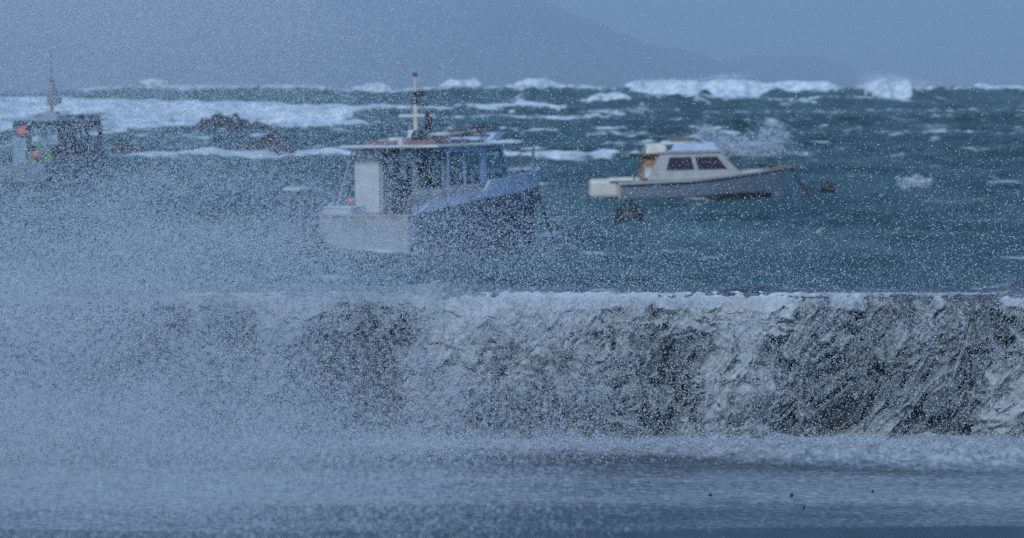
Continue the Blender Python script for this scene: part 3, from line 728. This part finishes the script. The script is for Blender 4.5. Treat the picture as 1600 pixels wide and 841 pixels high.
MB().lathe((x2 - .9, -.9, zr + .48), [(.02, -.14), (.1, -.1), (.12, .02), (.05, .14)]).build('horn', M['black'], rf, smooth=True)
mx = 2.95
ms = MB().tube([(mx, 0, zr + .08), (mx, 0, zr + 1.3), (mx, 0, 5.12)], [.075, .06, .025]).build('mast', M['cream'], bt)
MB().box((mx, 0, zr + .30), (.45, .45, .42), taper=(.8, .8)).build('radar_base', M['white'], ms, bevel=.03)
MB().box((mx, 0, zr + .92), (.12, 1.15, .09)).build('radar_scanner', M['white'], ms, bevel=.02)
MB().box((mx, -.12, 4.5), (.16, .30, .16)).box((mx, 0, 4.28), (.14, .18, .14)).box((mx, 0, 5.08), (.1, .1, .12)).box((mx, -.45, zr + .75), (.16, .16, .55)).each('mast_lamp', M['black'], ms)
MB().tube([(mx, -.3, 4.35), (mx, .3, 4.35)], .03).tube([(mx, -.5, zr + .9), (mx, 0, 4.2)], .012).tube([(mx, .5, zr + .9), (mx, 0, 4.2)], .012).build('crosstree', M['grey'], ms)
# rails
mb = MB()
pr = lambda t, z: (t * L + .02, -max(hb(t) - .12, .0), zt2(t * L) + z)
pl = lambda t, z: (t * L + .02, max(hb(t) - .12, .0), zt2(t * L) + z)
for f in (pr, pl):
    mb.tube([f(t, .62) for t in (.84, .88, .92, .96, .99)], .025)
    for t in (.84, .90, .96): mb.tube([f(t, -.05), f(t, .62)], .022)
mb.tube([(L * .99, 0, 2.2), (L * 1.01, 0, 2.85)], .03).tube([(x0 + .02, hw + .06, zr), (x0 - .95, hw + .06, 1.05)], .03)
mb.each('rail', M['grey'], bt)
MB().box((8.1, -.78, 1.95), (.10, .10, .28), shear=(.1, 0)).build('cleat', M['black'], bt)
rope_part(bt, (L - .02, -.02, 1.75), (L + .75, -.25, -.15), .05, .045)

# ---- the small cabin cruiser
D1 = dist(313); k1 = F / D1
c = at(965, 313, D1)
b2 = empty('cabin_cruiser', (c.x, D1, SEA + sea_mean(c.x + 3.5, D1, 4) + .06), R(3), 'small pale cabin cruiser with two dark side windows, moored broadside', 'boat')
b2.rotation_euler = (R(2), R(-1.2), R(3))
L2 = 7.1; B2 = 2.6; hb2 = hb_fn(B2, .9)
z2 = lambda x: np.interp(x, [0, 3, 7.1], [.56, .64, 1.02])
z3 = lambda x: np.interp(x, [0, 3, 7.1], [.72, .82, 1.10])
mb, _ = hull_skin(L2, B2, lambda x: -.5, z2, hb2); mb.build('hull', M['slate'], b2)
mb, _ = hull_skin(L2, B2 + .03, lambda x: -.52, lambda x: np.interp(x, [0, 3, 4, 5.4, 7.1], [.03, .03, .13, .16, .10]), hb_fn(B2 + .03, .9), t1=.93); mb.build('boot_stripe', M['black'], b2)
mb, _ = hull_skin(L2, B2 + .08, lambda x: z2(x) + .04, z3, hb_fn(B2 + .08, .9)); mb.build('topside_band', M['pinkwhite'], b2)
mb, _ = hull_skin(L2, B2 + .12, lambda x: z2(x) - .01, lambda x: z2(x) + .04, hb_fn(B2 + .12, .9)); mb.build('rubbing_strake', M['black'], b2)
deck(L2, hb2, lambda x: z3(x) - .04, .12, .985, .03).build('deck', M['cream'], b2)
MB().box((0, 0, .2), (.08, B2 * .88, 1.0)).build('transom', M['cream'], b2, bevel=.02)
# house: loft of trapezoids, window openings on the sides
zc0, zc1 = .78, 1.86
mb = MB()
for sg in (-1, 1):
    y = sg * 1.08; yt = sg * .92
    q = [(1.15, y, zc0), (5.3, y * .9, zc0), (4.25, yt, zc1), (1.75, yt, zc1)]
    mb.panel(q if sg < 0 else [q[1], q[0], q[3], q[2]], [0, .17, .50, .55, .89, 1] if sg < 0 else [0, .11, .45, .50, .83, 1], [0, .34, .84, 1], {(1, 1), (3, 1)})
mb.panel([(5.28, -.95, zc0), (5.28, .95, zc0), (4.25, .9, zc1), (4.25, -.9, zc1)], [0, .08, .48, .52, .92, 1], [0, .2, .9, 1], {(1, 1), (3, 1)})
mb.panel([(1.16, 1.0, zc0), (1.16, -1.0, zc0), (1.76, -.9, zc1), (1.76, .9, zc1)], [0, .35, .65, 1], [0, .05, .85, 1], {(1, 1)})
mb.build('cabin', M['pinkwhite'], b2)
for (u0, u1) in ((.17, .50), (.55, .89)):
    q = [Vector(p) for p in [(1.15, -1.08, zc0), (5.3, -.972, zc0), (4.25, -.92, zc1), (1.75, -.92, zc1)]]
    PP = lambda u, v: (q[0] * (1 - u) + q[1] * u) * (1 - v) + (q[3] * (1 - u) + q[2] * u) * v + Vector((0, .02, 0))
    MB().panel([PP(u0, .34), PP(u1, .34), PP(u1, .84), PP(u0, .84)], [0, 1], [0, 1], t=.015).build('window', M['maroon'], b2)
for s_ in (-1, 1):
    MB().panel([(5.2, s_ * .45 - .4, .98), (5.2, s_ * .45 + .4, .98), (4.33, s_ * .42 + .36, 1.76), (4.33, s_ * .42 - .36, 1.76)], [0, 1], [0, 1], t=.015).build('windscreen', M['glass'], b2)
MB().box((3.0, 0, zc1 + .03), (2.75, 1.95, .07)).build('roof', M['pinkwhite'], b2, bevel=.02)
MB().box((3.2, 0, zc1 + .22), (2.0, 1.7, .32), taper=(.86, .9)).box((3.15, 0, zc1 + .10), (2.2, 1.8, .05)).build('flybridge', M['offwhite'], b2, bevel=.04)
MB().box((1.55, 0, 2.02), (.95, 1.6, .42), taper=(.85, .85), shear=(.1, 0)).build('rolled_canopy', M['cream'], b2, bevel=.12)
MB().box((2.25, 0, 2.26), (.9, 1.4, .12), shear=(.2, 0)).build('canopy_flap', M['white'], b2, bevel=.03)
MB().tube([(2.2, -.6, 2.36), (3.3, -.6, 2.40), (3.6, -.6, 2.20)], .04).tube([(2.2, .6, 2.36), (3.3, .6, 2.40), (3.6, .6, 2.20)], .04).tube([(1.1, -.7, 2.25), (1.1, -.7, 1.75)], .03).each('canopy_rail', M['wood'], b2)
mb = MB(); mb.add([(.95, -.9, .78), (1.55, -.95, .78), (1.75, -.9, 1.72), (1.05, -.85, 1.78), (.95, .9, .78), (1.55, .95, .78), (1.75, .9, 1.72), (1.05, .85, 1.78)], [(0, 1, 2, 3), (7, 6, 5, 4), (0, 4, 5, 1), (1, 5, 6, 2), (2, 6, 7, 3), (3, 7, 4, 0)])
mb.build('cockpit_canvas', M['tan'], b2, bevel=.05)
MB().box((1.22, -.93, 1.08), (.28, .08, .42)).build('canvas_patch', M['white'], b2)
MB().tube([(.45, -.95, 1.84), (1.5, -.95, 1.72)], .055).tube([(.6, -.95, .8), (1.05, -.95, 1.75)], .025).build('canvas_frame', M['dark'], b2)
MB().box((-.62, -.25, .42), (1.22, 1.3, .74), taper=(.94, .9)).build('engine_cover', M['cream'], b2, bevel=.14)
MB().box((-.3, -.2, -.05), (.3, .3, .6)).build('engine_leg', M['dark'], b2)
MB().box((.2, -.6, .80), (1.3, .7, .14), taper=(.9, .9)).build('stern_seat', M['cream'], b2, bevel=.04)
MB().box((6.85, 0, 1.13), (1.05, .42, .07), taper=(1, .6)).build('bowsprit', M['wood'], b2, bevel=.02)
MB().box((6.3, 0, 1.22), (.7, .4, .10)).build('anchor_winch', M['black'], b2, bevel=.02)
mb = MB()
for sg in (-1, 1): mb.tube([(5.3, sg * .8, 1.0), (5.5, sg * .75, 1.45), (6.6, sg * .3, 1.62), (7.3, 0, 1.6)], .018); mb.tube([(6.2, sg * .45, 1.05), (6.2, sg * .45, 1.58)], .018)
mb.each('rail', M['grey'], b2)
rope_part(b2, (7.35, 0, 1.12), (8.1, -.3, -.1), .03, .07)

# ---- the boat at the left edge
D3 = dist(291); c = at(72, 291, D3); phi3 = R(20)
f3 = Vector((sin(phi3), cos(phi3), 0)); p3 = Vector((-cos(phi3), sin(phi3), 0)); B3 = 3.0; L3 = 8.3
l3 = Vector((c.x, D3, SEA)) + p3 * (B3 * .46); l3.z += .3 * sea_mean(*(l3 + f3 * 3).xy, 5)
b3 = empty('fishing_boat', l3, pi / 2 - phi3, 'blue fishing boat half cut off by the left edge, green net in its stern', 'boat')
hb3 = hb_fn(B3)
z4 = lambda x: np.interp(x, [0, 1.5, 8.3], [1.0, 1.25, 1.7])
mb, _ = hull_skin(L3, B3, lambda x: -.5, z4, hb3); mb.build('hull', M['navy'], b3)
MB().box((-.04, 0, .32), (.1, hb3(0) * 2 + .02, 1.4)).box((0, 0, 1.03), (.22, hb3(0) * 2 + .06, .07)).build('transom', M['slate'], b3, bevel=.02)
deck(L3, hb3, lambda x: .4, .01, .95, .06).build('deck', M['slate'], b3)
deck(L3, hb3, lambda x: z4(x) - .08, .75, .985, .06).build('foredeck', M['slate'], b3)
mb = MB(); xa, xb, hz = 1.7, 6.6, 3.05
for sg in (-1, 1):
    q = [(xa, sg * 1.3, .42), (xb, sg * 1.15, .42), (xb - .3, sg * 1.15, hz), (xa, sg * 1.3, hz)]
    mb.panel(q if sg < 0 else [q[1], q[0], q[3], q[2]], [0, .12, .30, .36, .62, .68, .92, 1] if sg < 0 else [0, .08, .32, .38, .64, .70, .88, 1], [0, .55, .86, 1], {(3, 1), (5, 1)} if sg < 0 else {(1, 1), (3, 1)})
mb.panel([(xb, -1.15, .42), (xb, 1.15, .42), (xb - .3, 1.15, hz), (xb - .3, -1.15, hz)], [0, .08, .48, .52, .92, 1], [0, .55, .9, 1], {(1, 1), (3, 1)})
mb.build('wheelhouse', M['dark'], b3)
MB().box((xa, .95, 1.7), (.07, .75, 2.5)).build('bulkhead_panel', M['teal'], b3)
MB().box((xa, -.35, 2.2), (.07, .3, 1.5)).build('door_post', M['teal'], b3)
MB().box(((xa + xb) / 2 - .5, 0, hz + .06), (xb - xa + .9, 2.85, .10)).build('roof', M['teal'], b3, bevel=.02)
MB().box((xb - 1.6, -.6, hz + .2), (2.4, 1.1, .2)).build('roof_locker', M['dark'], b3)
m3 = MB().tube([(2.6, -.35, hz + .1), (2.6, -.35, hz + 3.3)], [.09, .03]).build('mast', M['wood'], b3)
MB().box((2.6, -.35, hz + 1.15), (.3, .4, .8)).box((2.6, -.65, hz + 1.0), (.25, .35, .35)).box((2.6, -.35, hz + 1.75), (.2, .22, .5)).each('mast_lamp', M['grey'], m3)
MB().box((2.6, -.35, hz + .3), (.7, .9, .35), taper=(.6, .6)).build('winch', M['grey'], m3)
nt_ = MB().box((1.25, -.35, 1.55), (.35, .35, 1.1), taper=(.7, .5)).box((1.25, .0, 1.25), (.35, .45, .55), taper=(.6, .8)).box((1.3, -.85, 1.35), (.3, .4, .7), taper=(.8, .6)).build('net', M['green'], b3, bevel=.08)
def ball(name, p, r, m, label, cat, group=None):
    o = MB().lathe((0, 0, 0), [(r * .12, -r * 1.05)] + [(r * cos(a), r * sin(a)) for a in np.linspace(-1.3, 1.3, 9)] + [(r * .16, r * 1.05), (r * .16, r * 1.3)], 16).build(name, m, None, smooth=True)
    o.location = p; return tag(o, label, cat, group)
ball('buoy', at(35, 207, D3 + 1.2), .27, M['orange'], 'orange ball buoy hung up under the roof of the left boat', 'buoy')
ball('buoy', at(57, 243, D3 + 1.0), .20, M['orange'], 'faded red ball buoy lying low in the left boat stern', 'buoy')
o = bpy.data.objects[-1] if False else None
rd = dist(273); ball('buoy', Vector((at(232, 273, rd).x, rd, sea_h(at(232, 273, rd).x, rd) + .26)), .27, M['orange'], 'small orange ball buoy floating right of the left boat', 'buoy')

# dark mooring buoy between the two boats
rd = dist(352); p = at(982, 352, rd)
o = MB().lathe((0, 0, 0), [(.36, -.45), (.50, -.18), (.52, .12), (.47, .32), (.33, .50), (.14, .60), (.09, .76)], 18).build('mooring_buoy', M['black'], None, smooth=True)
o.location = (p.x, rd, sea_h(p.x, rd) + .14); tag(o, 'black conical mooring buoy with top spigot, below the cabin cruiser', 'buoy')
rd = dist(303); p = at(1293, 303, rd)
o = MB().lathe((0, 0, 0), [(.16, -.35), (.30, -.16), (.33, .08), (.21, .25), (.07, .32)], 14).build('mooring_buoy', M['black'], None, smooth=True)
o.location = (p.x, rd, sea_h(p.x, rd) + .20); tag(o, 'small black float off the bow of the cabin cruiser', 'buoy')

# ------------------------------------------------------------------ rocks awash
def rock(pxa, pxb, row, hpx, seed, label, sk=0):
    D = dist(row); a = at(pxa, row, D); b = at(pxb, row, D); Wd = (b.x - a.x); H = hpx / F * D; dp = Wd * .45
    x = np.linspace(0, 1, 90); y = np.linspace(0, 1, 36); X, Y = np.meshgrid(x, y, indexing='xy')
    e = (np.clip(1 - (2 * X - 1) ** 2, 0, 1) ** .5) * (np.clip(1 - (2 * Y - 1) ** 2, 0, 1) ** .6)
    sh = 1 if not sk else np.clip(.25 + .75 * ss(.45, .8, X) if sk > 0 else .25 + .75 * ss(.6, .1, X), 0, 1)
    Zr = e * sh * H * (.85 + 1.0 * fbm(X * Wd / 1.4, Y * dp / 1.4, 5, seed, .6)) - (1 - e) * .8
    Pg = np.stack([X * Wd, (Y - .3) * dp + .25 * fbm(X * 7, Y * 7, 3, seed + 4), Zr - .1], -1)
    o = grid_np('rock', Pg, M['rock'], smooth=False); o.location = (a.x, D, SEA + .75)
    return tag(o, label, 'rock')
rock(285, 436, 216, 24, 1, 'long dark rock awash in the white surf, farthest of the rocks')
rock(315, 466, 252, 38, 2, 'dark rock with a round hump at its right end, behind the workboat', sk=1)
rock(165, 252, 248, 17, 3, 'low dark rock just right of the left boat', sk=-1)
rock(180, 206, 204, 8, 4, 'tiny dark rock tip in the surf right of the left boat roof')

# ------------------------------------------------------------------ bits of stone flung onto the flooded road
bits = [(1110, 774, .030, 0, 'dark pebble on the flooded road, left of the round one'), (1237, 774, .034, 1, 'roundish dark pebble on the flooded road right of centre'),
        (1256, 794, .030, 2, 'thin upright dark chip just below the roundish pebble'), (1364, 768, .030, 3, 'rightmost dark pebble on the flooded road'),
        (416, 732, .026, 4, 'lone dark pebble in the pale spray on the left'), (852, 733, .026, 5, 'dark pebble below the middle of the falling water'),
        (738, 753, .020, 6, 'tiny dark pebble lower left of the middle one'), (1013, 754, .018, 7, 'tiny dark pebble between the middle and right-hand pebbles')]
for px_, py_, r_, k, lb in bits:
    Yd = dist(py_, .09); p = at(px_, py_, Yd)
    r_ *= .62; mb = MB(); prof = [(.2, -.8), (.8, -.45), (1, 0), (.7, .5), (.25, .8)]
    mb.lathe((0, 0, 0), [(r_ * .62 * a * random.uniform(.85, 1.15), r_ * b * .8) for a, b in prof], 7)
    mb.v = [(x * random.uniform(.8, 1.2), y * random.uniform(.8, 1.2), z) for x, y, z in mb.v]
    o = mb.build('pebble', M['black'], None); o.location = (p.x, Yd, .09)
    o.rotation_euler = (.3, (1.2 if k != 2 else .15), k * .7)
    if k == 2: o.scale = (.6, .6, 1.2)
    tag(o, lb, 'pebble', 'pebbles flung onto the flooded road')

# ------------------------------------------------------------------ haze
hm = bpy.data.materials.new('haze'); hm.use_nodes = True; hn = hm.node_tree; hn.nodes.clear()
ho = hn.nodes.new('ShaderNodeOutputMaterial'); hv = hn.nodes.new('ShaderNodeVolumePrincipled')
hv.inputs['Color'].default_value = (.66, .75, .84, 1); hv.inputs['Density'].default_value = .00023; hv.inputs['Anisotropy'].default_value = 0
hn.links.new(hv.outputs[0], ho.inputs['Volume'])
hz_ = MB().box((0, 12500, 245), (36000, 25200, 700)).build('haze', hm)
tag(hz_, kind='stuff')
